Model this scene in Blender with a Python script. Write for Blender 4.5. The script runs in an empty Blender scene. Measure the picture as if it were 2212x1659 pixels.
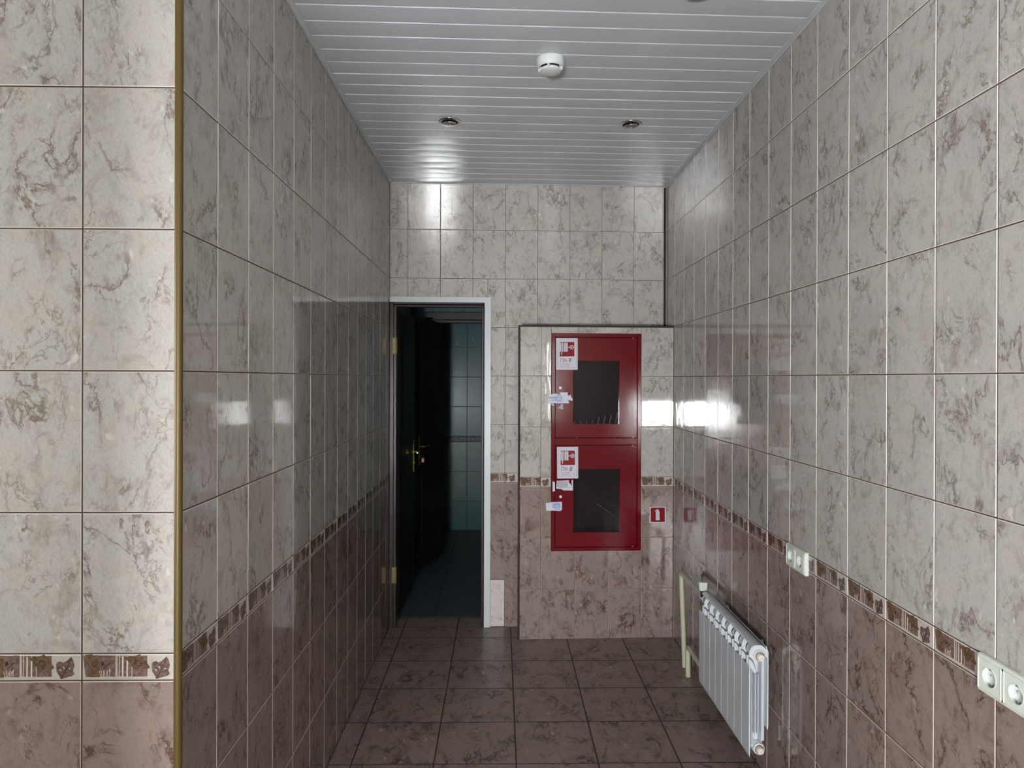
import bpy, math, random
from mathutils import Matrix, Vector

random.seed(7)
C = bpy.context.scene.collection
SC = bpy.context.scene

# ------------------------------------------------------------------ camera
FPX, CYPX, W, H = 1463.87, 819.58, 2212.0, 1659.0
PITCH, YAW, ROLL, CAMH = -0.00152, 0.0172, 0.00293, 1.5336
cam_data = bpy.data.cameras.new('camera')
cam_data.sensor_fit = 'HORIZONTAL'
cam_data.sensor_width = 36.0
cam_data.lens = 36.0 * FPX / W
cam_data.shift_y = -(H / 2 - CYPX) / W
cam_data.clip_start = 0.02
cam = bpy.data.objects.new('camera', cam_data)
C.objects.link(cam)
_f = Vector((math.sin(YAW) * math.cos(PITCH), math.cos(YAW) * math.cos(PITCH), math.sin(PITCH)))
_r = Vector((math.cos(YAW), -math.sin(YAW), 0))
_u = _r.cross(_f)
_r2 = math.cos(ROLL) * _r + math.sin(ROLL) * _u
_u2 = -math.sin(ROLL) * _r + math.cos(ROLL) * _u
cam.matrix_world = Matrix(((_r2.x, _u2.x, -_f.x, 0), (_r2.y, _u2.y, -_f.y, 0), (_r2.z, _u2.z, -_f.z, CAMH), (0, 0, 0, 1)))
SC.camera = cam

# ------------------------------------------------------------------ daylight and exposure
REAR = 2.2                       # the hall's rear wall stands this far behind the camera
WX0, WX1, WZ0, WZ1 = -1.12, -0.40, 0.83, 1.17
world = bpy.data.worlds.new('overcast_sky')
SC.world = world
world.use_nodes = True
_bg = world.node_tree.nodes['Background']
_bg.inputs[0].default_value = (0.945, 0.975, 0.985, 1)
_bg.inputs[1].default_value = 10.0
# added side windows, blinds passing fill light: right wall behind the camera, and the hall's left end
RW = (-2.10, -0.95, 0.90, 2.10)      # y0, y1, z0, z1
LW = (0.35, 1.30, 0.90, 2.10)
def portal(name, loc, rot, sx, sy):
    l = bpy.data.lights.new(name, 'AREA')
    l.shape = 'RECTANGLE'
    l.size, l.size_y = sx, sy
    l.cycles.is_portal = True
    o = bpy.data.objects.new(name, l)
    o.location, o.rotation_euler = loc, rot
    C.objects.link(o)
HP = math.radians(90)
portal('daylight_portal', ((WX0 + WX1) / 2, -REAR - 0.10, (WZ0 + WZ1) / 2), (HP, 0, 0), WX1 - WX0, WZ1 - WZ0)
portal('daylight_portal', (1.029 + 0.15, (RW[0] + RW[1]) / 2, (RW[2] + RW[3]) / 2), (HP, 0, HP), RW[1] - RW[0], RW[3] - RW[2])
portal('daylight_portal', (-2.6 - 0.10, (LW[0] + LW[1]) / 2, (LW[2] + LW[3]) / 2), (HP, 0, -HP), LW[1] - LW[0], LW[3] - LW[2])

SC.view_settings.view_transform = 'Standard'
SC.view_settings.look = 'None'
SC.view_settings.gamma = 1.0
SC.view_settings.use_curve_mapping = False
SC.view_settings.exposure = 6.05

# ------------------------------------------------------------------ room measures (metres)
L, R = -0.680, 1.029             # corridor side walls
YN = 1.447                       # face of the near pier wall on the left
YB, TH = 4.181, math.atan(0.02694)  # far wall, slightly out of square
ZC = 2.733                       # ceiling
HX = -2.6                        # hall's left wall
BACK = Matrix.Translation((0, YB, 0)) @ Matrix.Rotation(TH, 4, 'Z')

# ------------------------------------------------------------------ materials
def lin(r, g, b):
    def c(v):
        v /= 255.0
        return v / 12.92 if v <= 0.04045 else ((v + 0.055) / 1.055) ** 2.4
    return (c(r), c(g), c(b), 1.0)

def mat(name, col, rough=0.5, metal=0.0, ior=1.5, **kw):
    m = bpy.data.materials.new(name)
    m.use_nodes = True
    nt = m.node_tree
    b = nt.nodes['Principled BSDF']
    b.inputs['Base Color'].default_value = col
    b.inputs['Roughness'].default_value = rough
    b.inputs['Metallic'].default_value = metal
    b.inputs['IOR'].default_value = ior
    for k, v in kw.items():
        b.inputs[k].default_value = v
    return m

class N:
    """small node helper"""
    def __init__(s, m):
        s.nt = m.node_tree
        s.b = s.nt.nodes['Principled BSDF']
    def n(s, t, **kw):
        x = s.nt.nodes.new(t)
        for k, v in kw.items():
            setattr(x, k, v)
        return x
    def link(s, a, b):
        s.nt.links.new(a, b)
    def set(s, sock, v):
        if isinstance(v, (int, float)):
            sock.default_value = v
        elif isinstance(v, tuple):
            sock.default_value = v
        else:
            s.link(v, sock)
    def math(s, op, a, b=0.0, clamp=False):
        x = s.n('ShaderNodeMath', operation=op, use_clamp=clamp)
        s.set(x.inputs[0], a)
        s.set(x.inputs[1], b)
        return x.outputs[0]
    def noise(s, vec, scale, detail=3.0, rough=0.5, dist=0.0):
        x = s.n('ShaderNodeTexNoise')
        s.link(vec, x.inputs['Vector'])
        x.inputs['Scale'].default_value = scale
        x.inputs['Detail'].default_value = detail
        x.inputs['Roughness'].default_value = rough
        x.inputs['Distortion'].default_value = dist
        return x.outputs[0]
    def ramp(s, v, a, b, lo=0.0, hi=1.0):
        x = s.n('ShaderNodeMapRange', interpolation_type='SMOOTHSTEP')
        s.set(x.inputs[0], v)
        for i, q in zip((1, 2, 3, 4), (a, b, lo, hi)):
            x.inputs[i].default_value = q
        return x.outputs[0]
    def mix(s, fac, a, b, mode='MIX'):
        x = s.n('ShaderNodeMix', data_type='RGBA', blend_type=mode)
        s.set(x.inputs[0], fac)
        s.set(x.inputs[6], a)
        s.set(x.inputs[7], b)
        return x.outputs[2]
    def uv(s, rot=0.0, sc=(1, 1, 1)):
        t = s.n('ShaderNodeUVMap')
        m = s.n('ShaderNodeMapping')
        m.inputs['Rotation'].default_value = (0, 0, rot)
        m.inputs['Scale'].default_value = sc
        s.link(t.outputs[0], m.inputs[0])
        return m.outputs[0]
    def obj(s, sc=(1, 1, 1)):
        t = s.n('ShaderNodeTexCoord')
        m = s.n('ShaderNodeMapping')
        m.inputs['Scale'].default_value = sc
        s.link(t.outputs['Object'], m.inputs[0])
        return m.outputs[0]
    def bump(s, h, strength, dist):
        x = s.n('ShaderNodeBump')
        x.inputs['Strength'].default_value = strength
        x.inputs['Distance'].default_value = dist
        s.link(h, x.inputs['Height'])
        s.link(x.outputs[0], s.b.inputs['Normal'])

def marble(name, base, warm, cool, vein, vein2, fleck, rough, amount=1.0, ior=1.6, scale=1.0, bump=0.0002):
    m = mat(name, base, rough, 0.0, ior)
    k = N(m)
    uv = k.uv(0.9, (scale, 0.62 * scale, 1))
    uv2 = k.uv(-0.5, (scale, 0.8 * scale, 1))
    # soft clouds
    blot = k.noise(uv2, 9.0, 3.0, 0.55, 0.6)
    col = k.mix(k.ramp(blot, 0.36, 0.66), warm, cool)
    col = k.mix(k.ramp(k.noise(uv, 26.0, 4.0, 0.6, 0.3), 0.40, 0.72), base, col)
    col = k.mix(k.math('MULTIPLY', k.ramp(k.noise(uv2, 15.0, 4.0, 0.62, 0.8), 0.50, 0.76), 0.36 * amount), col, vein)
    col = k.mix(k.math('MULTIPLY', k.ramp(k.noise(uv, 48.0, 4.0, 0.65, 0.4), 0.52, 0.72), 0.22 * amount), col, vein2)
    # winding veins: thin contour of a warped noise, present only in patches
    n1 = k.math('ABSOLUTE', k.math('SUBTRACT', k.noise(uv, 7.5, 6.0, 0.60, 0.45), 0.5))
    mask = k.ramp(k.noise(uv2, 9.0, 2.0, 0.5, 0.2), 0.42, 0.60)
    thin = k.ramp(n1, 0.0, 0.016, 1.0, 0.0)
    soft = k.ramp(n1, 0.0, 0.060, 1.0, 0.0)
    crumb = k.ramp(k.noise(uv, 75.0, 3.0, 0.6), 0.44, 0.62)
    v1 = k.math('MULTIPLY', k.math('MULTIPLY', thin, mask), 0.80 * amount)
    v2 = k.math('MULTIPLY', k.math('MULTIPLY', k.math('MULTIPLY', soft, mask), crumb), 0.62 * amount)
    # finer side branches
    n2 = k.math('ABSOLUTE', k.math('SUBTRACT', k.noise(uv2, 16.0, 5.0, 0.60, 0.7), 0.5))
    mask2 = k.ramp(k.noise(uv, 12.0, 2.0, 0.5), 0.47, 0.64)
    v3 = k.math('MULTIPLY', k.math('MULTIPLY', k.ramp(n2, 0.0, 0.026, 1.0, 0.0), mask2), 0.55 * amount)
    # small dark crumbs
    v4 = k.math('MULTIPLY', k.math('MULTIPLY', k.ramp(k.noise(uv2, 42.0, 2.0, 0.5), 0.66, 0.73), mask2), 0.5 * amount)
    v = k.math('MAXIMUM', k.math('MAXIMUM', v1, v2), k.math('MAXIMUM', v3, v4))
    col = k.mix(k.ramp(k.noise(uv, 210.0, 2.0, 0.6), 0.30, 0.70, 0.0, 0.16), col, vein2)
    tone = k.mix(k.ramp(k.noise(uv, 6.0, 1.0), 0.35, 0.65), vein, vein2)
    col = k.mix(v, col, tone)
    # pale flecks beside the veins
    fl = k.math('MULTIPLY', k.ramp(k.noise(uv, 34.0, 3.0, 0.5), 0.64, 0.72), k.ramp(n1, 0.01, 0.10, 1.0, 0.0))
    col = k.mix(k.math('MULTIPLY', fl, 0.6), col, fleck)
    k.link(col, k.b.inputs['Base Color'])
    wav = k.n('ShaderNodeTexNoise')
    wav.inputs['Scale'].default_value = 1.0
    wav.inputs['Detail'].default_value = 2.0
    k.link(k.uv(0.0, (75, 8, 1)), wav.inputs['Vector'])
    k.bump(wav.outputs[0], 1.0, bump)
    return m

M = {}
M['light'] = marble('light_marble_tile', lin(178, 174, 170), lin(181, 172, 164), lin(169, 169, 167),
                    lin(108, 86, 77), lin(110, 96, 87), lin(212, 209, 205), 0.04, 1.05)
M['dark'] = marble('rose_marble_tile', lin(139, 123, 118), lin(145, 125, 118), lin(131, 119, 112),
                   lin(78, 55, 47), lin(86, 64, 50), lin(180, 167, 160), 0.06, 1.4)
M['floor'] = marble('floor_marble_tile', lin(140, 121, 116), lin(152, 129, 124), lin(124, 111, 101),
                    lin(62, 47, 44), lin(72, 60, 49), lin(196, 180, 176), 0.34, 1.7, 1.45, 0.9, 0.0001)
M['border'] = marble('border_tile', lin(182, 175, 168), lin(184, 174, 166), lin(178, 174, 169),
                     lin(140, 120, 112), lin(140, 126, 118), lin(225, 220, 214), 0.09, 0.5)
M['edge'] = mat('tile_edge_glaze', lin(218, 211, 201), 0.25)
M['edge_dark'] = mat('rose_tile_edge_glaze', lin(196, 180, 169), 0.25)
M['grout'] = mat('brown_grout', lin(66, 50, 48), 0.8)
M['grout_floor'] = mat('floor_grout', lin(50, 42, 40), 0.8)
M['decor_rose'] = mat('border_print_rose', lin(112, 90, 83), 0.12)
M['decor_brown'] = mat('border_print_brown', lin(98, 75, 58), 0.12)
M['decor_dark'] = mat('border_print_dark', lin(66, 48, 42), 0.12)
M['decor_leaf'] = mat('border_print_leaf', lin(104, 84, 79), 0.12)
M['decor_cream'] = mat('border_print_cream', lin(206, 196, 186), 0.12)
for _n in ('decor_rose', 'decor_brown', 'decor_leaf'):
    _k = N(M[_n])
    _c = tuple(_k.b.inputs['Base Color'].default_value)
    _v = _k.obj()
    _a = _k.mix(_k.ramp(_k.noise(_v, 160.0, 5.0, 0.65), 0.36, 0.62), tuple(q * 0.62 for q in _c[:3]) + (1,), tuple(min(1, q * 1.22) for q in _c[:3]) + (1,))
    _a = _k.mix(_k.ramp(_k.noise(_v, 420.0, 3.0, 0.6), 0.62, 0.72, 0.0, 0.55), _a, lin(196, 184, 174))
    _k.link(_a, _k.b.inputs['Base Color'])
M['teal'] = marble('teal_tile', lin(80, 108, 113), lin(76, 104, 107), lin(82, 108, 116),
                   lin(84, 108, 116), lin(84, 108, 116), lin(150, 170, 175), 0.24, 0.4, 1.2, 1.0, 0.0003)
M['teal_dark'] = marble('deep_teal_tile', lin(52, 86, 82), lin(50, 84, 78), lin(54, 88, 84),
                        lin(60, 88, 88), lin(60, 88, 88), lin(110, 136, 134), 0.24, 0.4, 1.28)
M['teal_band'] = mat('teal_border_band', lin(36, 48, 54), 0.4, 0.0, 1.3)
M['teal_scroll'] = mat('teal_border_scroll', lin(92, 106, 110), 0.4, 0.0, 1.3)
M['teal_floor'] = mat('teal_floor_tile', lin(66, 78, 84), 0.5)
M['teal_grout'] = mat('teal_grout', lin(38, 46, 50), 0.8)
M['plaster'] = mat('plaster', lin(160, 154, 146), 0.85)
M['ceil'] = mat('white_ceiling_slat', lin(190, 193, 198), 0.22, 0.0, 1.5)
M['ceil_trim'] = mat('ceiling_edge_trim', lin(188, 193, 196), 0.4)
M['gold'] = mat('gold_corner_profile', lin(88, 69, 29), 0.42, 0.25)
M['brown_profile'] = mat('brown_corner_profile', lin(50, 37, 29), 0.6, 0.0, 1.3)
M['red'] = mat('red_cabinet_paint', lin(98, 13, 25), 0.13, 0.0, 1.42)
M['red_in'] = mat('red_cabinet_inside', lin(36, 14, 17), 0.6)
M['gap'] = mat('dark_gap', lin(26, 10, 14), 0.7)
M['white_pl'] = mat('white_plastic', lin(204, 208, 206), 0.35)
M['cream_pl'] = mat('cream_plastic', lin(204, 208, 198), 0.35)
M['white_rad'] = mat('white_radiator_enamel', lin(200, 204, 209), 0.28)
M['pipe'] = mat('cream_pipe_paint', lin(182, 182, 158), 0.45)
M['chrome'] = mat('chrome', (0.62, 0.62, 0.63, 1), 0.10, 1.0)
M['bulb'] = mat('grey_lamp_glass', lin(104, 104, 110), 0.5)
M['black'] = mat('black_void', lin(14, 13, 14), 0.7)
M['door'] = mat('dark_door_leaf', lin(30, 24, 26), 0.42)
M['frame'] = mat('dark_brown_door_frame', lin(38, 20, 20), 0.35, 0.0, 1.35)
M['casing'] = mat('white_door_casing', lin(190, 195, 198), 0.30, 0.0, 1.4)
M['brass'] = mat('brass', lin(196, 172, 100), 0.30, 0.9)
M['hinge_brass'] = mat('dull_hinge_brass', lin(112, 98, 58), 0.5, 0.5)
M['paper'] = mat('white_paper', lin(194, 197, 207), 0.7)
M['paper_grey'] = mat('grey_torn_paper', lin(166, 164, 174), 0.8)
M['sign_white'] = mat('sign_white', lin(192, 192, 202), 0.5, 0.0, 1.35)
M['sign_red'] = mat('sign_red', lin(122, 5, 12), 0.5, 0.0, 1.3)
M['ink_red'] = mat('ink_dark_red', lin(140, 44, 56), 0.5)
M['ink_black'] = mat('ink_black', lin(22, 20, 26), 0.5)
M['ink_blue'] = mat('ink_blue', lin(96, 124, 190), 0.6)
M['ink_grey'] = mat('ink_grey', lin(120, 124, 140), 0.6)
M['ink_pink'] = mat('ink_pink', lin(206, 170, 186), 0.6)
M['metal'] = mat('steel', (0.45, 0.45, 0.44, 1), 0.35, 1.0)
M['rod'] = mat('pale_wire', lin(236, 236, 232), 0.4)
M['plug'] = mat('cream_end_plug', lin(214, 210, 196), 0.35)
M['plug_metal'] = mat('worn_plug_metal', lin(150, 140, 124), 0.4, 0.6)
M['pinhole'] = mat('socket_hole', lin(40, 38, 36), 0.6)
M['glass'] = mat('smoked_window_glass', lin(120, 112, 116), 0.04, 0.0, 1.5)
# tinted glass: a dark see-through mixed with a clear gloss
_k = N(M['glass'])
_tr = _k.n('ShaderNodeBsdfTransparent')
_tr.inputs[0].default_value = (0.74, 0.70, 0.71, 1)
_gl = _k.n('ShaderNodeBsdfGlossy')
_gl.inputs['Roughness'].default_value = 0.04
_df = _k.n('ShaderNodeBsdfDiffuse')
_df.inputs[0].default_value = lin(58, 50, 54)
_m0 = _k.n('ShaderNodeMixShader')
_m0.inputs[0].default_value = 0.16
_k.link(_tr.outputs[0], _m0.inputs[1])
_k.link(_df.outputs[0], _m0.inputs[2])
_fr = _k.n('ShaderNodeFresnel')
_m1 = _k.n('ShaderNodeMixShader')
_k.link(_k.math('MULTIPLY', _fr.outputs[0], 0.5), _m1.inputs[0])
_k.link(_m0.outputs[0], _m1.inputs[1])
_k.link(_gl.outputs[0], _m1.inputs[2])
_k.link(_m1.outputs[0], _k.nt.nodes['Material Output'].inputs[0])
# faint unevenness in the paints
for _n, _sc, _d in (('red', 9, 0.0006), ('casing', 14, 0.0002), ('pipe', 40, 0.0006), ('door', 30, 0.0003)):
    _k = N(M[_n])
    _k.bump(_k.noise(_k.obj(), _sc, 3.0), 1.0, _d)

# ------------------------------------------------------------------ mesh helpers
class MB:
    def __init__(s):
        s.v, s.f, s.m, s.uv, s.sm = [], [], [], [], []
        s.mats = []
    def mi(s, name):
        if name not in s.mats:
            s.mats.append(name)
        return s.mats.index(name)
    def face(s, pts, m, uv=None, smooth=False):
        i = len(s.v)
        s.v += [tuple(p) for p in pts]
        s.f.append(tuple(range(i, i + len(pts))))
        s.m.append(s.mi(m))
        s.uv.append(uv)
        s.sm.append(smooth)
    def shared(s, verts, faces, m, smooth=False):
        i = len(s.v)
        s.v += [tuple(p) for p in verts]
        for f in faces:
            s.f.append(tuple(i + j for j in f))
            s.m.append(s.mi(m))
            s.uv.append(None)
            s.sm.append(smooth)
    def box(s, x0, x1, y0, y1, z0, z1, m, bev=0.0, xf=None):
        if bev <= 0:
            v = [(x, y, z) for x in (x0, x1) for y in (y0, y1) for z in (z0, z1)]
            f = [(0, 1, 3, 2), (4, 6, 7, 5), (0, 4, 5, 1), (2, 3, 7, 6), (0, 2, 6, 4), (1, 5, 7, 3)]
        else:
            b = min(bev, (x1 - x0) / 2.01, (y1 - y0) / 2.01, (z1 - z0) / 2.01)
            v, idx = [], {}
            for sx in (0, 1):
                for sy in (0, 1):
                    for sz in (0, 1):
                        px, py, pz = (x0, x1)[sx], (y0, y1)[sy], (z0, z1)[sz]
                        ix, iy, iz = px + (b if sx == 0 else -b), py + (b if sy == 0 else -b), pz + (b if sz == 0 else -b)
                        for a, p in enumerate(((px, iy, iz), (ix, py, iz), (ix, iy, pz))):
                            idx[(sx, sy, sz, a)] = len(v)
                            v.append(p)
            I = lambda a, *k: idx[(k[0], k[1], k[2], a)]
            f = []
            for sx in (0, 1):
                q = [I(0, sx, 0, 0), I(0, sx, 1, 0), I(0, sx, 1, 1), I(0, sx, 0, 1)]
                f.append(q if sx else q[::-1])
            for sy in (0, 1):
                q = [I(1, 0, sy, 0), I(1, 0, sy, 1), I(1, 1, sy, 1), I(1, 1, sy, 0)]
                f.append(q if sy else q[::-1])
            for sz in (0, 1):
                q = [I(2, 0, 0, sz), I(2, 1, 0, sz), I(2, 1, 1, sz), I(2, 0, 1, sz)]
                f.append(q if sz else q[::-1])
            for p in (0, 1):
                for q in (0, 1):
                    f.append([I(0, p, q, 0), I(0, p, q, 1), I(1, p, q, 1), I(1, p, q, 0)])
                    f.append([I(0, p, 0, q), I(0, p, 1, q), I(2, p, 1, q), I(2, p, 0, q)])
                    f.append([I(1, 0, p, q), I(1, 1, p, q), I(2, 1, p, q), I(2, 0, p, q)])
            for sx in (0, 1):
                for sy in (0, 1):
                    for sz in (0, 1):
                        f.append([I(0, sx, sy, sz), I(1, sx, sy, sz), I(2, sx, sy, sz)])
        if xf is not None:
            v = [tuple(xf @ Vector(p)) for p in v]
        s.shared(v, f, m)
    def loft(s, rings, m, smooth=True, caps=(True, True), closed=True):
        n = len(rings[0])
        v = [p for r in rings for p in r]
        f = []
        for a in range(len(rings) - 1):
            for b in range(n if closed else n - 1):
                c = (b + 1) % n
                f.append((a * n + b, a * n + c, (a + 1) * n + c, (a + 1) * n + b))
        if caps[0]:
            f.append(tuple(range(n - 1, -1, -1)))
        if caps[1]:
            f.append(tuple((len(rings) - 1) * n + b for b in range(n)))
        s.shared(v, f, m, smooth)
    def lathe(s, prof, m, seg=32, xf=None, caps=(True, True), sm=True):
        """prof: (radius, height) pairs, axis +z"""
        rings = []
        for r, z in prof:
            ring = [Vector((r * math.cos(2 * math.pi * i / seg), r * math.sin(2 * math.pi * i / seg), z)) for i in range(seg)]
            rings.append([tuple(xf @ p) if xf else tuple(p) for p in ring])
        s.loft(rings, m, sm, caps)
    def tube(s, path, r, m, seg=14, caps=(True, True)):
        pts = [Vector(p) for p in path]
        rings, up = [], None
        for i, p in enumerate(pts):
            t = (pts[min(i + 1, len(pts) - 1)] - pts[max(i - 1, 0)]).normalized()
            if up is None:
                up = Vector((0, 0, 1)) if abs(t.z) < 0.9 else Vector((1, 0, 0))
            a = t.cross(up).normalized()
            b = a.cross(t).normalized()
            up = b
            rings.append([tuple(p + r * (math.cos(2 * math.pi * j / seg) * a + math.sin(2 * math.pi * j / seg) * b)) for j in range(seg)])
        s.loft(rings, m, True, caps)
    def prism(s, poly, z0, z1, m, xf=None):
        """poly in xy (ccw), extruded along z"""
        n = len(poly)
        v = [Vector((x, y, z0)) for x, y in poly] + [Vector((x, y, z1)) for x, y in poly]
        if xf is not None:
            v = [xf @ p for p in v]
        f = [tuple(range(n - 1, -1, -1)), tuple(range(n, 2 * n))]
        f += [(i, (i + 1) % n, n + (i + 1) % n, n + i) for i in range(n)]
        s.shared(v, f, m)
    def flat(s, poly, z, m, xf=None):
        pts = [Vector((x, y, z)) for x, y in poly]
        s.face([xf @ p for p in pts] if xf is not None else pts, m)
    def line(s, pts, w, z, m, xf=None, closed=False):
        """a printed stroke: ribbon of width w in the xy plane"""
        P = [Vector((x, y)) for x, y in pts]
        if closed:
            P = P + [P[0], P[1]]
        le, ri = [], []
        for i, p in enumerate(P):
            t = P[min(i + 1, len(P) - 1)] - P[max(i - 1, 0)]
            if t.length < 1e-9:
                t = Vector((1, 0))
            t.normalize()
            n = Vector((-t.y, t.x)) * w / 2
            le.append(p + n)
            ri.append(p - n)
        for i in range(len(P) - 1):
            q = [ri[i], ri[i + 1], le[i + 1], le[i]]
            s.flat([tuple(a) for a in q], z, m, xf)
    def build(s, name, parent=None, xf=None, loc=None, sharp=35):
        me = bpy.data.meshes.new(name)
        me.from_pydata(s.v, [], s.f)
        for n in s.mats:
            me.materials.append(M[n])
        me.polygons.foreach_set('material_index', s.m)
        me.polygons.foreach_set('use_smooth', s.sm)
        if any(u is not None for u in s.uv):
            lay = me.uv_layers.new(name='UVMap')
            for p in me.polygons:
                u = s.uv[p.index]
                if u is not None:
                    for li, c in zip(p.loop_indices, u):
                        lay.data[li].uv = c
        me.update()
        if any(s.sm):
            me.set_sharp_from_angle(angle=math.radians(sharp))
        o = bpy.data.objects.new(name, me)
        C.objects.link(o)
        if xf is not None:
            o.matrix_world = xf
        if loc is not None:
            o.location = loc
        if parent is not None:
            o.parent = parent
        return o

def structure(o):
    o['kind'] = 'structure'
    return o

def tag(o, label, cat, group=None):
    o['label'] = label
    o['category'] = cat
    if group:
        o['group'] = group
    return o

def thing(name, label, cat, xf=None, group=None):
    o = bpy.data.objects.new(name, None)
    o.empty_display_size = 0.05
    C.objects.link(o)
    if xf is not None:
        o.matrix_world = xf
    return tag(o, label, cat, group)

# ------------------------------------------------------------------ tiles
DECOR = 0.2 / 1105.0
def decor(mb, mp, u0, v0, u1, seed, off=0.0):
    """printed relief on one border tile (lower-left corner u0,v0); a cut tile shows the print from off onwards"""
    rng = random.Random(seed)
    lo, hi = u0 + 0.002, u1 - 0.002
    def P(x, y):
        return (u0 - off + (x - 1005) * DECOR, v0 + (405 - y) * DECOR)
    def clip(q, lim, keep_less):
        out = []
        for p, r in zip(q, q[1:] + q[:1]):
            ip, ir = ((p[0] <= lim), (r[0] <= lim)) if keep_less else ((p[0] >= lim), (r[0] >= lim))
            if ip:
                out.append(p)
            if ip != ir:
                t = (lim - p[0]) / (r[0] - p[0])
                out.append((lim, p[1] + t * (r[1] - p[1])))
        return out
    def poly(pts, m, d):
        q = clip(clip([P(*p) for p in pts], hi, True) or [], lo, False)
        if len(q) < 3:
            return
        ar = sum(q[i][0] * q[(i + 1) % len(q)][1] - q[(i + 1) % len(q)][0] * q[i][1] for i in range(len(q)))
        if abs(ar) < 1e-8:
            return
        if ar < 0:
            q = q[::-1]
        mb.face([mp(a, b, d) for a, b in q], m)
    def stroke(pts, w, m, d):
        for a, b in zip(pts[:-1], pts[1:]):
            dx, dy = b[0] - a[0], b[1] - a[1]
            l = math.hypot(dx, dy) or 1
            nx, ny = -dy / l * w / 2, dx / l * w / 2
            poly([(a[0] + nx, a[1] + ny), (b[0] + nx, b[1] + ny), (b[0] - nx, b[1] - ny), (a[0] - nx, a[1] - ny)], m, d)
    top = [(x, 106 + rng.uniform(-4, 4)) for x in range(1020, 1400, 40)]
    bot = [(x, 358 + rng.uniform(-5, 4)) for x in range(1390, 1019, -42)]
    poly([(1020, 108)] + top + [(1398, 110), (1396, 355)] + bot, 'decor_rose', 0.0002)
    poly([(1052, 100), (1130, 96), (1180, 130), (1225, 190), (1205, 250), (1230, 300), (1215, 362), (1090, 362), (1075, 300), (1085, 230), (1055, 160)], 'decor_brown', 0.0004)
    poly([(1232, 180), (1262, 178), (1274, 205), (1256, 230), (1234, 226)], 'decor_dark', 0.0006)
    stroke([(1258, 252), (1290, 235), (1318, 205), (1336, 180)], 10, 'decor_dark', 0.0006)
    for q in range(7):
        x = 1225 + q * 17
        stroke([(x, 350), (x + rng.uniform(-12, 12), 290 + rng.uniform(-14, 14))], 5, 'decor_cream', 0.0006)
    stroke([(1326, 300), (1332, 262)], 7, 'decor_cream', 0.0006)
    poly([(1412, 112), (1596, 114), (1592, 356), (1414, 354)], 'decor_rose', 0.0002)
    for x, w in ((1443, 7), (1484, 15), (1536, 16), (1590, 6), (1420, 5)):
        stroke([(x, 110 if w < 10 else 120), (x - 2, 358)], w, 'decor_cream', 0.0004)
    poly([(1590, 116), (1765, 112), (1768, 356), (1594, 358)], 'decor_rose', 0.0002)
    poly([(1492, 130), (1600, 120), (1682, 94), (1742, 165), (1800, 248), (1770, 268), (1700, 262), (1612, 278), (1575, 205)], 'decor_brown', 0.0006)
    pts = [(1660 + 38 * math.cos(t) * (1.0 if t < 5.6 else 0.9), 198 - 32 * math.sin(t)) for t in [0.3 + 0.45 * i for i in range(13)]]
    stroke(pts, 8, 'decor_dark', 0.0008)
    stroke([(1700, 190), (1682, 232), (1652, 262)], 8, 'decor_dark', 0.0008)
    poly([(1992, 124), (2018, 170), (2030, 228), (2012, 285), (2030, 322), (2008, 345), (1950, 362), (1872, 386), (1846, 330), (1822, 290), (1816, 210), (1836, 184), (1872, 176), (1892, 192), (1940, 170)], 'decor_leaf', 0.0003)
    stroke([(1872, 384), (1912, 310), (1952, 240), (1992, 126)], 9, 'decor_dark', 0.0006)
    for (a, b) in (((1912, 310), (1840, 240)), ((1935, 268), (1880, 196)), ((1912, 310), (1990, 300)), ((1950, 240), (2018, 220)), ((1890, 350), (1828, 300))):
        stroke([a, b], 5, 'decor_dark', 0.0006)
    for (a, b) in (((1900, 235), (1915, 262)), ((1858, 265), (1876, 290)), ((1965, 262), (1985, 268))):
        stroke([a, b], 9, 'decor_cream', 0.0005)

KIND = {'L': ('light', 'edge'), 'D': ('dark', 'edge_dark'), 'B': ('border', 'edge'), 'F': ('floor', 'grout_floor'),
        'T': ('teal', 'teal'), 'U': ('teal_dark', 'teal_dark'), 'S': ('teal_band', 'teal_band'), 'W': ('teal_dark', 'teal_dark')}
def tile(mb, mp, u0, u1, v0, v1, kind, gap=0.0029, bev=0.0015, dep=0.0016, tilt=0.0016, grout='grout', seed=0):
    rng = random
    if u1 - u0 < 0.006 or v1 - v0 < 0.006:
        return
    top, edge = KIND[kind]
    g = gap / 2
    a0, a1, b0, b1 = u0 + g, u1 - g, v0 + g, v1 - g
    i0, i1, j0, j1 = a0 + bev, a1 - bev, b0 + bev, b1 - bev
    tu, tv = rng.uniform(-tilt, tilt), rng.uniform(-tilt, tilt)
    cu, cv = (u0 + u1) / 2, (v0 + v1) / 2
    h = lambda u, v: (u - cu) * tu + (v - cv) * tv
    ou, ov = rng.uniform(0, 60), rng.uniform(0, 60)
    inn = [(i0, j0), (i1, j0), (i1, j1), (i0, j1)]
    out = [(a0, b0), (a1, b0), (a1, b1), (a0, b1)]
    mb.face([mp(u, v, h(u, v)) for u, v in inn], top, [(u - u0 + ou, v - v0 + ov) for u, v in inn])
    for k in range(4):
        l = (k + 1) % 4
        mb.face([mp(*out[k], -dep), mp(*out[l], -dep), mp(*inn[l], h(*inn[l])), mp(*inn[k], h(*inn[k]))], edge)
    mb.face([mp(u, v, -dep * 0.9) for u, v in ((u0, v0), (u1, v0), (u1, v1), (u0, v1))], grout)
    if kind == 'B':
        off = 0.2 - (u1 - u0) if (u1 - u0) < 0.085 else (0.122 if 0.02 < u0 < 0.04 else 0.0)
        decor(mb, mp, u0, v0, u1, seed + int(u0 * 1000), off)

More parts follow.
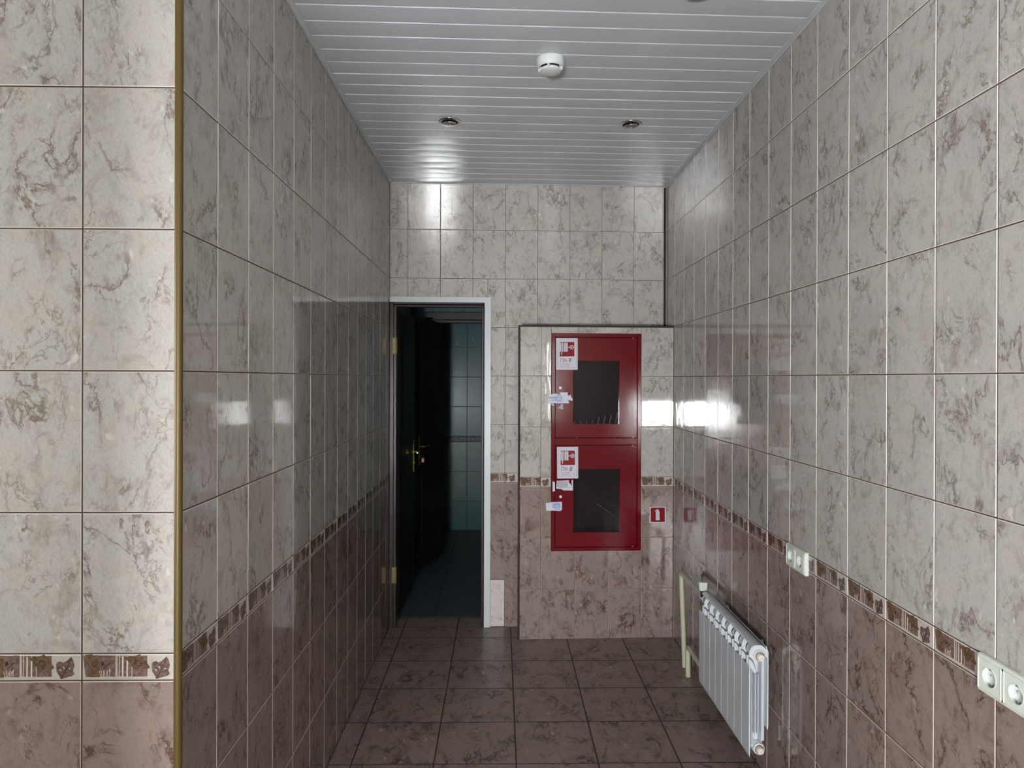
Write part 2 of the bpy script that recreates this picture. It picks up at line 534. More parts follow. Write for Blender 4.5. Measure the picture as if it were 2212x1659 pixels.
ROWS = [(-0.0085, 0.2915, 'D'), (0.2915, 0.5915, 'D'), (0.5915, 0.8915, 'D'), (0.8915, 0.9485, 'B'),
        (0.9485, 1.2470, 'L'), (1.2470, 1.5470, 'L'), (1.5470, 1.8470, 'L'), (1.8470, 2.1470, 'L'),
        (2.1470, 2.4470, 'L'), (2.4470, ZC, 'L')]
def cols(a, b, origin, step=0.2):
    k = math.ceil((a - origin) / step + 1e-6)
    e = [a]
    while origin + k * step < b - 1e-6:
        e.append(origin + k * step)
        k += 1
    e.append(b)
    return list(zip(e[:-1], e[1:]))

def tile_wall(mb, mp, cs, rows, holes=(), rev=False):
    for u0, u1 in cs:
        for v0, v1, kd in rows:
            v0 = max(v0, 0.0)
            cut = [(u0, u1, v0, v1)]
            for h0, h1, g0, g1 in holes:
                nxt = []
                for p0, p1, q0, q1 in cut:
                    if h0 >= p1 or h1 <= p0 or g0 >= q1 or g1 <= q0:
                        nxt.append((p0, p1, q0, q1))
                        continue
                    if p0 < h0: nxt.append((p0, h0, q0, q1))
                    if h1 < p1: nxt.append((h1, p1, q0, q1))
                    m0, m1 = max(p0, h0), min(p1, h1)
                    if q0 < g0: nxt.append((m0, m1, q0, g0))
                    if g1 < q1: nxt.append((m0, m1, g1, q1))
                cut = nxt
            for p0, p1, q0, q1 in cut:
                tile(mb, mp, p0, p1, q0, q1, kd)

mp_left = lambda u, v, d: (L + d, u, v)
mp_right = lambda u, v, d: (R - d, -u, v)
mp_near = lambda u, v, d: (u, YN - d, v)
mp_back = lambda u, v, d: (u, -d, v)
yback = lambda x: YB + math.tan(TH) * x

# --- left corridor wall
mb = MB()
tile_wall(mb, mp_left, cols(YN, yback(L), 1.6407), ROWS)
mb.box(L - 0.16, L - 0.003, YN + 0.003, yback(L) + 0.23, -0.01, ZC + 0.02, 'plaster')
structure(mb.build('wall_left'))
# --- near pier wall facing the hall
mb = MB()
tile_wall(mb, mp_near, cols(HX, L, -0.8834), ROWS)
mb.box(HX - 0.1, L - 0.15, YN + 0.003, YN + 0.16, -0.01, ZC + 0.02, 'plaster')
structure(mb.build('wall_near'))
# --- right wall, running past the camera
mb = MB()
tile_wall(mb, mp_right, cols(-yback(R), REAR, -1.3868 - 0.2 * 30), ROWS, holes=[(-RW[1], -RW[0], RW[2], RW[3])])
mb.box(R + 0.003, R + 0.15, RW[1], yback(R) + 0.25, -0.01, ZC + 0.02, 'plaster')
mb.box(R + 0.003, R + 0.15, -REAR - 0.1, RW[0], -0.01, ZC + 0.02, 'plaster')
mb.box(R + 0.003, R + 0.15, RW[0], RW[1], -0.01, RW[2], 'plaster')
mb.box(R + 0.003, R + 0.15, RW[0], RW[1], RW[3], ZC + 0.02, 'plaster')
structure(mb.build('wall_right'))
# --- back wall with the door opening
DU0, DU1, DZ = -0.668, -0.0785, 2.012
mb = MB()
tile_wall(mb, mp_back, [c for c in cols(L, R, -0.5704)], [r for r in ROWS], holes=[(L - 0.1, DU1, -0.1, DZ)])
for f in range(len(mb.f)):
    pass
mb.box(DU1, R + 0.05, 0.003, 0.18, -0.01, ZC + 0.03, 'plaster')
mb.box(L - 0.06, DU1, 0.003, 0.18, DZ, ZC + 0.03, 'plaster')
wall_back = structure(mb.build('wall_back', xf=BACK))
# one replaced pale tile low beside the door
mb = MB()
M['pale_old'] = marble('pale_worn_tile', lin(196, 188, 186), lin(190, 180, 178), lin(200, 194, 192), lin(122, 104, 100), lin(126, 112, 108), lin(225, 220, 218), 0.3, 0.8)
KIND['P'] = ('pale_old', 'edge')
tile(mb, lambda u, v, d: mp_back(u, v, d + 0.0012), -0.0595, 0.0296, 0.003, 0.2915, 'P')
structure(mb.build('wall_back_patch', parent=wall_back))
# --- boxed-out pier that carries the fire cabinet
BD, BX0, BX1, BZ = 0.21, 0.1075, 1.0245, 1.840
CU0, CU1, CV0, CV1 = 0.2950, 0.8285, 0.5175, 1.7995
mb = MB()
mp_box = lambda u, v, d: (u, -BD - d, v)
BR = [(-0.0085, 0.2924, 'D'), (0.2924, 0.5938, 'D'), (0.5938, 0.8965, 'D'), (0.8965, 0.9533, 'B'), (0.9533, 1.2490, 'L'), (1.2490, 1.5481, 'L'), (1.5481, BZ, 'L')]
for a, b in ((BX0, 0.2332), (0.2332, CU0)):
    tile_wall(mb, mp_box, [(a, b)], [r for r in BR if r[0] > 0.5])
tile_wall(mb, mp_box, [(BX0, 0.2332), (0.2332, 0.4338), (0.4338, 0.6324), (0.6324, 0.8285), (0.8285, BX1)], [r for r in BR if r[1] < 0.6], holes=[(CU0, CU1, CV0, CV1)])
tile_wall(mb, mp_box, [(CU1, BX1)], [r for r in BR if r[0] > 0.5])
for a, b in ((CU0, 0.5269), (0.5269, CU1)):
    tile(mb, mp_box, a, b, CV1, BZ, 'L')
tile_wall(mb, lambda u, v, d: (BX0 - d, -u, v), [(0.002, BD - 0.002)], BR)
tile(mb, lambda u, v, d: (u, -v, BZ + d), BX0, BX1, 0.002, BD - 0.002, 'L')
structure(mb.build('wall_boxing', xf=BACK))
# brown profiles round the boxing and in the corner behind it
mb = MB()
mb.box(BX0 - 0.008, BX0 + 0.004, -BD - 0.003, -BD + 0.006, 0, BZ + 0.006, 'brown_profile', 0.002)
mb.box(BX1 - 0.004, R - 0.0035, -BD - 0.003, -BD + 0.006, 0, BZ + 0.006, 'brown_profile', 0.002)
mb.box(BX0 + 0.004, BX1 - 0.004, -BD - 0.003, -BD + 0.006, BZ - 0.004, BZ + 0.006, 'brown_profile', 0.002)
structure(mb.build('trim_1', xf=BACK))
mb = MB()
mb.box(R - 0.014, R - 0.004, -0.012, -0.001, BZ + 0.007, ZC - 0.012, 'brown_profile', 0.003)
structure(mb.build('trim_2', xf=BACK))
# gold corner profile on the near edge
mb = MB()
prof = [(0.004, 0.004)] + [(0.004 - 0.009 * math.sin(t) + 0.0, 0.004 - 0.009 * math.cos(t)) for t in [math.pi * i / 16 for i in range(-3, 12)]]
ring = lambda z: [(L + 0.0005 - 0.0035 + 0.0085 * math.cos(t), YN + 0.0035 + 0.0085 * math.sin(t), z) for t in [2 * math.pi * i / 20 for i in range(20)]]
mb.loft([ring(0.0), ring(ZC)], 'gold')
structure(mb.build('trim_3'))

# --- floor: 33 cm tiles
mb = MB()
mp_floor = lambda u, v, d: (u, v, d)
FP = 0.328
XE = [(-0.5885 + FP * k) for k in range(-9, 8)]
YE = [(2.6944 + FP * k) for k in range(-20, 8)]
for a, b in zip(XE[:-1], XE[1:]):
    for c, d in zip(YE[:-1], YE[1:]):
        for x0, x1, y0, y1 in ((L, R, YN, yback(0)), (HX, R, -REAR, YN), (L + 0.005, DU1, yback(0), 4.36)):
            p0, p1, q0, q1 = max(a, x0), min(b, x1), max(c, y0), min(d, y1)
            if p1 - p0 > 0.006 and q1 - q0 > 0.006:
                tile(mb, mp_floor, p0, p1, q0, q1, 'F', gap=0.0035, bev=0.0012, dep=0.0012, tilt=0.0008, grout='grout_floor')
mb.box(HX - 0.1, R + 0.15, -REAR - 0.1, 4.36, -0.12, -0.004, 'plaster')
structure(mb.build('floor'))

# --- slatted ceiling
mb = MB()
SP = 0.0985
rs = random.Random(3)
y0s = 2.405 - 0.02694 * 0.1
k = -64
while y0s + SP * k < 4.36:
    ya, yb_ = y0s + SP * k, y0s + SP * (k + 1)
    k += 1
    x0 = HX if yb_ < YN else L + 0.004
    x1 = R - 0.004
    if ya < -REAR:
        continue
    if ya < YN < yb_:
        x0 = L + 0.004
    yl = lambda x: math.tan(TH) * x
    lim = YB - 0.004
    prof = [(0.0, 0.004), (0.0012, 0.004), (0.004, 0.0)]
    nseg = 8
    for i in range(1, nseg):
        t = i / nseg
        prof.append((0.004 + (SP - 0.008) * t, -0.0006 * math.sin(math.pi * t)))
    prof += [(SP - 0.004, 0.0), (SP - 0.0012, 0.004), (SP, 0.004)]
    sag = rs.uniform(-0.0008, 0.0008)
    tl = rs.uniform(-0.0008, 0.0008)
    nx = 10
    verts, faces = [], []
    wob = [rs.uniform(-0.0004, 0.0004) for _ in range(nx + 1)]
    for i in range(nx + 1):
        x = x0 + (x1 - x0) * i / nx
        for p, z in prof:
            yy = min(ya + p, lim) + yl(x)
            zz = ZC + z
            if z < 0.003:
                zz += wob[i] + tl * (p / SP - 0.5)
            verts.append((x, yy, zz))
    n = len(prof)
    for i in range(nx):
        for j in range(n - 1):
            faces.append((i * n + j, i * n + j + 1, (i + 1) * n + j + 1, (i + 1) * n + j))
    mb.shared(verts, faces, 'ceil', True)
mb.box(HX - 0.1, R + 0.15, -REAR - 0.1, 4.40, ZC + 0.005, ZC + 0.1, 'plaster')
structure(mb.build('ceiling'))
mb = MB()
mb.box(L + 0.0005, L + 0.018, YN, yback(L) - 0.004, ZC - 0.005, ZC - 0.001, 'ceil_trim', 0.001)
mb.box(L + 0.0005, L + 0.003, YN, yback(L) - 0.004, ZC - 0.012, ZC - 0.005, 'ceil_trim', 0.001)
structure(mb.build('trim_4'))
mb = MB()
mb.box(R - 0.018, R - 0.0005, -REAR, yback(R) - 0.004, ZC - 0.005, ZC - 0.001, 'ceil_trim', 0.001)
mb.box(R - 0.003, R - 0.0005, -REAR, yback(R) - 0.004, ZC - 0.012, ZC - 0.005, 'ceil_trim', 0.001)
structure(mb.build('trim_5'))
mb = MB()
mb.box(L + 0.02, R - 0.02, -0.014, -0.001, ZC - 0.005, ZC - 0.001, 'ceil_trim', 0.001)
structure(mb.build('trim_6', xf=BACK))

# --- hall behind the camera: left wall, rear wall with its low window
mb = MB()
mb.box(HX - 0.1, HX, -REAR - 0.1, LW[0], -0.01, ZC + 0.02, 'plaster')
mb.box(HX - 0.1, HX, LW[1], YN + 0.05, -0.01, ZC + 0.02, 'plaster')
mb.box(HX - 0.1, HX, LW[0], LW[1], -0.01, LW[2], 'plaster')
mb.box(HX - 0.1, HX, LW[0], LW[1], LW[3], ZC + 0.02, 'plaster')
structure(mb.build('wall_hall'))
mb = MB()
mb.box(HX - 0.05, -0.69, 0.15, 0.25, -0.01, ZC + 0.02, 'plaster')  # added unseen wall that shades the near pier from the rear window
structure(mb.build('wall_added_shade'))
mb = MB()
mb.box(HX, WX0, -REAR - 0.1, -REAR, -0.01, ZC + 0.02, 'plaster')
mb.box(WX1, R + 0.1, -REAR - 0.1, -REAR, -0.01, ZC + 0.02, 'plaster')
mb.box(WX0, WX1, -REAR - 0.1, -REAR, -0.01, WZ0, 'plaster')
mb.box(WX0, WX1, -REAR - 0.1, -REAR, WZ1, ZC + 0.02, 'plaster')
structure(mb.build('wall_rear'))
mb = MB()
for i in range(10):
    x = WX0 + (WX1 - WX0) * i / 9
    mb.box(x - 0.016, x + 0.016, -REAR - 0.08, -REAR - 0.05, WZ0, WZ1, 'casing')
structure(mb.build('window_1'))
def fill_blind_mat(name, t):
    m = mat(name, (0.5, 0.5, 0.5, 1))
    k = N(m)
    tr = k.n('ShaderNodeBsdfTranslucent')
    tr.inputs[0].default_value = (t, t, t * 0.96, 1)
    k.link(tr.outputs[0], k.nt.nodes['Material Output'].inputs[0])
    M[name] = m
fill_blind_mat('right_fill_blind', 0.028)
fill_blind_mat('left_fill_blind', 0.025)
for nm, x0, x1, w, bm in (('fill_window_right', R + 0.04, R + 0.10, RW, 'right_fill_blind'), ('fill_window_left', HX - 0.08, HX - 0.02, LW, 'left_fill_blind')):  # added windows; their dim blinds give fill light to the side walls
    mb = MB()
    for y0, y1, z0, z1 in ((w[0], w[0] + 0.05, w[2], w[3]), (w[1] - 0.05, w[1], w[2], w[3]), (w[0], w[1], w[2], w[2] + 0.05), (w[0], w[1], w[3] - 0.05, w[3])):
        mb.box(x0, x1, y0, y1, z0, z1, 'casing', 0.004)
    fr = structure(mb.build(nm))
    mb = MB()
    xm = x0 + 0.01 if x0 > 0 else x1 - 0.01
    mb.face([(xm, w[0], w[2]), (xm, w[1], w[2]), (xm, w[1], w[3]), (xm, w[0], w[3])], bm)
    mb.build('fill_blind', fr)

# ------------------------------------------------------------------ door in the back wall
def empty_struct(name, xf=None):
    o = bpy.data.objects.new(name, None)
    C.objects.link(o)
    if xf is not None:
        o.matrix_world = xf
    o['kind'] = 'structure'
    return o
door = empty_struct('door_1', BACK)
mb = MB()
mb.prism([(L + 0.002, 1.999), (-0.0978, 1.999), (-0.0595, 2.031), (L + 0.002, 2.031)], 0.001, 0.013, 'casing', Matrix.Rotation(math.pi / 2, 4, 'X'))
mb.prism([(-0.0978, 0.002), (-0.0595, 0.002), (-0.0595, 2.031), (-0.0978, 1.999)], 0.001, 0.013, 'casing', Matrix.Rotation(math.pi / 2, 4, 'X'))
mb.build('casing', door)
mb = MB()
mb.box(-0.679, -0.655, 0.004, 0.175, 0, 1.995, 'frame', 0.002)           # left jamb
mb.box(-0.655, -0.636, 0.0, 0.05, 0, 1.975, 'frame', 0.003)              # left stop
mb.box(-0.101, -0.0785, 0.004, 0.175, 0, 1.995, 'frame', 0.002)          # right jamb
mb.box(-0.117, -0.101, 0.03, 0.075, 0, 1.975, 'frame', 0.003)            # right stop
mb.box(-0.655, -0.101, 0.004, 0.175, 1.988, 2.010, 'frame', 0.002)       # head
mb.box(-0.655, -0.101, 0.03, 0.06, 1.972, 1.988, 'frame', 0.004)
mb.box(-0.655, -0.101, 0.06, 0.10, 1.978, 1.988, 'frame', 0.003)
mb.build('frame', door)
for z in (0.325, 1.73):
    mb = MB()
    mb.box(-0.663, -0.634, -0.0035, -0.0005, z - 0.05, z + 0.05, 'hinge_brass', 0.001)
    mb.tube([(-0.636, -0.004, z - 0.052), (-0.636, -0.004, z + 0.052)], 0.004, 'hinge_brass', 10)
    for q in (-0.033, 0.0, 0.033):
        mb.lathe([(0.0035, 0.0), (0.003, 0.001), (0.0, 0.0012)], 'plug_metal', 10, Matrix.Translation((-0.648, -0.0035, z + q)) @ Matrix.Rotation(math.pi / 2, 4, 'X'))
    mb.build('hinge', door)
def leaf(parent, p0, p1, zt, face_side, handle_t, z_plate, lever_dir, wmat='door'):
    """door leaf from hinge p0 to free edge p1 (plan), panelled, with its handle"""
    d = Vector((p1[0] - p0[0], p1[1] - p0[1], 0))
    ln = d.length
    ang = math.atan2(d.y, d.x)
    xf = Matrix.Translation((p0[0], p0[1], 0)) @ Matrix.Rotation(ang, 4, 'Z')
    m = MB()
    m.box(0, ln, -0.018, 0.018, 0.012, zt, wmat, 0.002, xf)
    for s in (-1, 1):
        for z0, z1 in ((0.18, 0.80), (1.05, zt - 0.16)):
            y0, y1 = (0.018, 0.022) if s > 0 else (-0.022, -0.018)
            m.box(0.10, ln - 0.10, y0, y1, z0, z1, wmat, 0.003, xf)
    lf = m.build('leaf', parent)
    m = MB()
    s = face_side
    yb = 0.018 * s
    x = handle_t * ln
    m.box(x - 0.011, x + 0.011, min(yb, yb + 0.004 * s), max(yb, yb + 0.004 * s), z_plate - 0.11, z_plate + 0.11, 'brass', 0.0015, xf)
    for q in (-0.11, 0.11):
        m.lathe([(0.008, -0.006), (0.010, 0.0), (0.005, 0.007), (0.0, 0.009)], 'brass', 12, xf @ Matrix.Translation((x, yb + 0.002 * s, z_plate + q)))
    zl = z_plate + 0.03
    P = [(x, yb, zl), (x, yb + 0.03 * s, zl), (x + 0.006 * lever_dir, yb + 0.042 * s, zl), (x + 0.02 * lever_dir, yb + 0.046 * s, zl), (x + 0.10 * lever_dir, yb + 0.044 * s, zl + 0.004)]
    m.tube([tuple(xf @ Vector(p)) for p in P], 0.0065, 'brass', 12)
    m.lathe([(0.007, 0), (0.007, 0.012), (0.0, 0.013)], 'brass', 12, xf @ Matrix.Translation((x, yb, z_plate - 0.05)) @ Matrix.Rotation(-s * math.pi / 2, 4, 'X'))
    m.build('door_handle', lf)
    return lf
BI = BACK.inverted()
def w2b(x, y):
    p = BI @ Vector((x, y, 0))
    return (p.x, p.y)
leaf(door, w2b(-0.668, 4.385), w2b(-0.650, 5.03), 1.972, -1, 0.90, 0.965, -1)

# ------------------------------------------------------------------ lobby and tiled room beyond the door
YV, YD, YF = 4.364, 5.86, 6.86
mb = MB()
tile_wall(mb, lambda u, v, d: (-0.735 + d, u, v), cols(YV, YD, 4.5), [(a, b, {'D': 'U', 'L': 'T', 'B': 'S'}[c]) for a, b, c in ROWS])
mb.box(-0.86, -0.738, YV - 0.05, YD + 0.05, -0.01, ZC + 0.01, 'plaster')
structure(mb.build('wall_lobby_left'))
mb = MB()
mb.box(0.62, 0.72, YV - 0.05, YD + 0.05, -0.01, ZC + 0.01, 'teal')
structure(mb.build('wall_lobby_right'))
mb = MB()
TR = [(a, b, {'D': 'U', 'L': 'T', 'B': 'S'}[c]) for a, b, c in ROWS]
tile_wall(mb, lambda u, v, d: (u, YD - d, v), cols(-0.735, 0.62, -0.515), TR, holes=[(-0.575, 0.32, -0.1, 2.06)])
mb.box(-1.5, -0.575, YD + 0.003, YD + 0.1, -0.01, ZC + 0.01, 'plaster')
mb.box(0.32, 1.3, YD + 0.003, YD + 0.1, -0.01, ZC + 0.01, 'plaster')
mb.box(-0.575, 0.32, YD + 0.003, YD + 0.1, 2.06, ZC, 'plaster')
structure(mb.build('wall_lobby_far'))
mb = MB()
tile_wall(mb, lambda u, v, d: (u, -d, v), cols(-1.4, 1.2, -0.537, 0.203), [r for r in TR])
mb.box(-1.5, 1.3, 0.003, 0.1, -0.01, ZC + 0.01, 'plaster')
# printed scroll border
for q in range(30):
    u = -1.35 + q * 0.08
    for s, ph in ((1, 0), (-1, 0.04)):
        pts = [(u + ph + 0.018 * math.cos(t) * (0.4 + 0.12 * t), 0.92 + s * (0.016 * math.sin(t) * (0.4 + 0.12 * t))) for t in [0.5 * i for i in range(10)]]
        mb.line(pts, 0.006, 0, 'teal_scroll', Matrix.Translation((0, -0.002, 0)) @ Matrix.Rotation(math.pi / 2, 4, 'X'))
structure(mb.build('wall_washroom_far', xf=Matrix.Translation((0, YF, 0)) @ Matrix.Rotation(TH, 4, 'Z')))
mb = MB()
mb.box(-1.5, -1.4, YD + 0.05, YF + 0.05, -0.01, ZC + 0.01, 'teal')
structure(mb.build('wall_washroom_left'))
mb = MB()
mb.box(1.2, 1.3, YD + 0.05, YF + 0.05, -0.01, ZC + 0.01, 'teal')
structure(mb.build('wall_washroom_right'))
mb = MB()
KIND['G'] = ('teal_floor', 'teal_grout')
for x0, x1 in cols(-0.735, 0.62, -0.42, 0.33):
    for y0, y1 in cols(YV, YD + 0.1, 4.7, 0.33):
        tile(mb, mp_floor, x0, x1, y0, y1, 'G', 0.003, 0.001, 0.001, 0.0005, 'teal_grout')
for x0, x1 in cols(-1.4, 1.2, -0.42, 0.33):
    for y0, y1 in cols(YD + 0.1, YF, 4.7, 0.33):
        tile(mb, mp_floor, x0, x1, y0, y1, 'G', 0.003, 0.001, 0.001, 0.0005, 'teal_grout')
mb.box(-1.5, 1.3, YV, YF + 0.1, -0.12, -0.004, 'plaster')
structure(mb.build('floor_washroom'))
mb = MB()
mb.box(-1.5, 1.3, YV - 0.01, YF + 0.1, ZC + 0.001, ZC + 0.1, 'plaster')
structure(mb.build('ceiling_washroom'))
door2 = empty_struct('door_2')
mb = MB()
mb.box(-0.645, -0.575, YD - 0.018, YD - 0.001, 0, 2.06, 'frame', 0.004)
mb.box(-0.575, -0.515, YD - 0.010, YD + 0.1, 0, 2.02, 'frame', 0.003)
mb.box(0.32, 0.39, YD - 0.018, YD - 0.001, 0, 2.06, 'frame', 0.004)
mb.box(0.26, 0.32, YD - 0.010, YD + 0.1, 0, 2.02, 'frame', 0.003)
mb.box(-0.645, 0.39, YD - 0.018, YD - 0.001, 2.035, 2.105, 'frame', 0.004)
mb.box(-0.575, 0.32, YD - 0.010, YD + 0.1, 2.010, 2.035, 'frame', 0.003)
mb.build('frame', door2)
leaf(door2, (-0.515, 5.84), (-0.672, 5.31), 1.995, 1, 0.90, 0.965, -1)

# key tag hanging from the second door's lock
mb = MB()
KX = Matrix.Translation((-0.603, 5.27, 0.872)) @ Matrix.Rotation(math.radians(60), 4, 'Z') @ Matrix.Rotation(math.pi / 2, 4, 'X')
KX = Matrix.Translation((-0.606, 5.33, 0.868)) @ Matrix.Rotation(math.pi / 2, 4, 'X')
mb.box(-0.013, 0.013, 0.0, 0.042, 0.0, 0.004, 'sign_red', 0.001, KX)
mb.flat([(-0.007, 0.008), (0.007, 0.008), (0.007, 0.034), (-0.007, 0.034)], 0.0042, 'paper', KX)
mb.tube([tuple(KX @ Vector((0.006 * math.cos(t), 0.050 + 0.012 * math.sin(t), 0.002))) for t in [0.35 * i for i in range(19)]], 0.0009, 'metal', 6)
tag(mb.build('key_tag'), 'small red key tag with a white insert hanging by the inner door handle', 'key tag')

# ------------------------------------------------------------------ fire hose cabinet
def B(d=0.0, u=0.0, v=0.0):
    """frame on the boxing: x right, y up, z towards the hall"""
    return BACK @ Matrix.Translation((u, -d, v)) @ Matrix.Rotation(math.pi / 2, 4, 'X')
CABX = BACK @ Matrix.Translation(((CU0 + CU1) / 2, -BD, CV0))
cab = thing('fire_hose_cabinet', 'tall red metal double fire hose cabinet set into the tiled boxing on the end wall', 'fire cabinet', CABX)
CI = Matrix.Translation((-(CU0 + CU1) / 2, BD, -CV0))          # back-wall frame -> cabinet frame
FD = BD + 0.006                                                   # front face of the flange
def cbox(m, u0, u1, d0, d1, v0, v1, mm, bev=0.0):
    m.box(u0, u1, -d1, -d0, v0, v1, mm, bev, CI)
mb = MB()
D1 = (0.3160, 0.8050, 1.1831, 1.7775)
D2 = (0.3160, 0.8050, 0.5391, 1.1425)
cbox(mb, CU0 + 0.001, D1[0], BD - 0.012, FD, CV0 + 0.001, CV1 - 0.001, 'red', 0.0015)
cbox(mb, D1[1], CU1 - 0.001, BD - 0.012, FD, CV0 + 0.001, CV1 - 0.001, 'red', 0.0015)
cbox(mb, D1[0], D1[1], BD - 0.012, FD, D1[3], CV1 - 0.001, 'red', 0.0015)
cbox(mb, D1[0], D1[1], BD - 0.012, FD, D2[3], D1[2], 'red', 0.0015)
cbox(mb, D1[0], D1[1], BD - 0.012, FD, CV0 + 0.001, D2[2], 'red', 0.0015)
# hollow body
cbox(mb, CU0 + 0.003, CU0 + 0.006, 0.012, BD - 0.012, CV0 + 0.003, CV1 - 0.003, 'red_in')
cbox(mb, CU1 - 0.006, CU1 - 0.003, 0.012, BD - 0.012, CV0 + 0.003, CV1 - 0.003, 'red_in')
cbox(mb, CU0 + 0.003, CU1 - 0.003, 0.010, 0.013, CV0 + 0.003, CV1 - 0.003, 'red_in')
for z in (CV0 + 0.004, 1.160, CV1 - 0.006):
    cbox(mb, CU0 + 0.006, CU1 - 0.006, 0.013, BD - 0.012, z - 0.002, z + 0.002, 'red_in')
mb.build('cabinet_body', cab)
for (u0, u1, v0, v1), wz in ((D1, (0.4224, 0.6967, 1.2672, 1.6389)), (D2, (0.4260, 0.7008, 0.6275, 1.0022))):
    g = 0.0034
    u0, u1, v0, v1 = u0 + g, u1 - g, v0 + g, v1 - g
    a0, a1, b0, b1 = wz
    d0, d1 = FD - 0.018, FD - 0.0035
    mb = MB()
    cbox(mb, u0, a0, d0, d1, v0, v1, 'red')
    cbox(mb, a1, u1, d0, d1, v0, v1, 'red')
    cbox(mb, a0, a1, d0, d1, v0, b0, 'red')
    cbox(mb, a0, a1, d0, d1, b1, v1, 'red')
    dr = mb.build('door', cab)
    mb = MB()
    cbox(mb, a0 - 0.004, a1 + 0.004, d0 - 0.004, d0 - 0.001, b0 - 0.004, b1 + 0.004, 'glass')
    gl = mb.build('window_pane', dr)
    gl['label'] = 'dark smoked window pane'
    # pressed round knock-out; a dark ring paints the shadow line in its groove
    cu, cv = (a0 + a1) / 2 + 0.1475, b1 + 0.0655
    mb = MB()
    mb.lathe([(0.0362, 0.0), (0.0360, 0.0012), (0.0352, 0.0012), (0.0350, 0.0001), (0.0334, 0.0001), (0.0332, 0.0012), (0.0, 0.0012)], 'red', 40, sm=False, xf= CI @ Matrix.Translation((cu, -d1, cv)) @ Matrix.Rotation(math.pi / 2, 4, 'X'))
    mb.lathe([(0.0353, 0.0002), (0.0353, 0.0004), (0.0340, 0.0004), (0.0340, 0.0002)], 'red_in', 40, sm=False, caps=(False, False), xf=CI @ Matrix.Translation((cu, -d1, cv)) @ Matrix.Rotation(math.pi / 2, 4, 'X'))
    mb.build('knockout_disc', dr)
    mb = MB()
    lu, lv = (a0 - 0.0753, b0 + 0.2115)
    X = CI @ Matrix.Translation((lu, -d1, lv)) @ Matrix.Rotation(math.pi / 2, 4, 'X')
    mb.lathe([(0.0095, 0.0), (0.0095, 0.002), (0.0075, 0.0035), (0.0045, 0.0035), (0.004, 0.0015), (0.0, 0.0015)], 'metal', 20, X)
    mb.box(-0.001, 0.001, -0.0045, 0.0045, 0.0015, 0.0022, 'black', 0, X)
    mb.build('lock', dr)
    for v in (v0 + 0.0005, v1 - 0.0005):
        mb = MB()
        cbox(mb, 0.774, 0.783, d0 + 0.004, d1 + 0.0018, v - 0.0028, v + 0.0028, 'metal', 0.001)
        mb.build('hinge_pin', dr)

def bx(u, d, v):
    return tuple(BACK @ Vector((u, -d, v)))
# thin pale rods behind the cabinet windows
def cb(u, d, v):
    return tuple(CI @ Vector((u, -d, v)))
mb = MB()
for i in range(8):
    t = i / 7
    u = 0.432 + 0.0345 * i
    top = (1.278, 1.282, 1.284, 1.286, 1.304, 1.312, 1.318, 1.334)[i]
    mb.tube([cb(u, 0.172, 1.196), cb(u + 0.004, 0.178, 1.262), cb(u + 0.004 + 0.016 * t, 0.180, top)], 0.0021, 'rod', 8)
mb.tube([cb(0.425, 0.172, 1.198), cb(0.69, 0.172, 1.198)], 0.003, 'rod', 8)
mb.tube([cb(0.45, 0.172, 1.163), cb(0.45, 0.172, 1.198)], 0.003, 'rod', 8)
mb.tube([cb(0.68, 0.172, 1.163), cb(0.68, 0.172, 1.198)], 0.003, 'rod', 8)
mb.build('pale_rods', cab)['label'] = 'row of thin pale rods showing at the foot of the upper window'
mb = MB()
f = lambda t: cb(0.57 + 0.115 * t, 0.172, 0.79 - 0.078 * t)
for i in range(6):
    mb.tube([f(i / 6), f((i + 0.70) / 6)], 0.0017, 'rod', 8)
    mb.tube([f((i + 0.70) / 6), f((i + 1) / 6)], 0.0011, 'metal', 8)
mb.tube([f(0), cb(0.57, 0.14, 0.5235)], 0.002, 'red_in', 8)
mb.tube([f(1), cb(0.685, 0.14, 0.5235)], 0.002, 'red_in', 8)
mb.build('pale_rods', cab)['label'] = 'thin pale jointed rod slanting behind the lower window'

# ------------------------------------------------------------------ signs and paper seals
def text_into(mb, txt, x, y, size, z, m, xf, sx=1.0, bold=0.0):
    cu = bpy.data.curves.new('t', 'FONT')
    cu.body = txt
    cu.size = size
    cu.offset = bold
    cu.resolution_u = 4
    ob = bpy.data.objects.new('t', cu)
    C.objects.link(ob)
    dg = bpy.context.evaluated_depsgraph_get()
    me = bpy.data.meshes.new_from_object(ob.evaluated_get(dg))
    vs = [(v.co.x * sx + x, v.co.y + y, z) for v in me.vertices]
    fs = [tuple(p.vertices) for p in me.polygons]
    mb.shared([xf @ Vector(v) for v in vs], fs, m)
    bpy.data.objects.remove(ob)
    bpy.data.curves.remove(cu)
    bpy.data.meshes.remove(me)

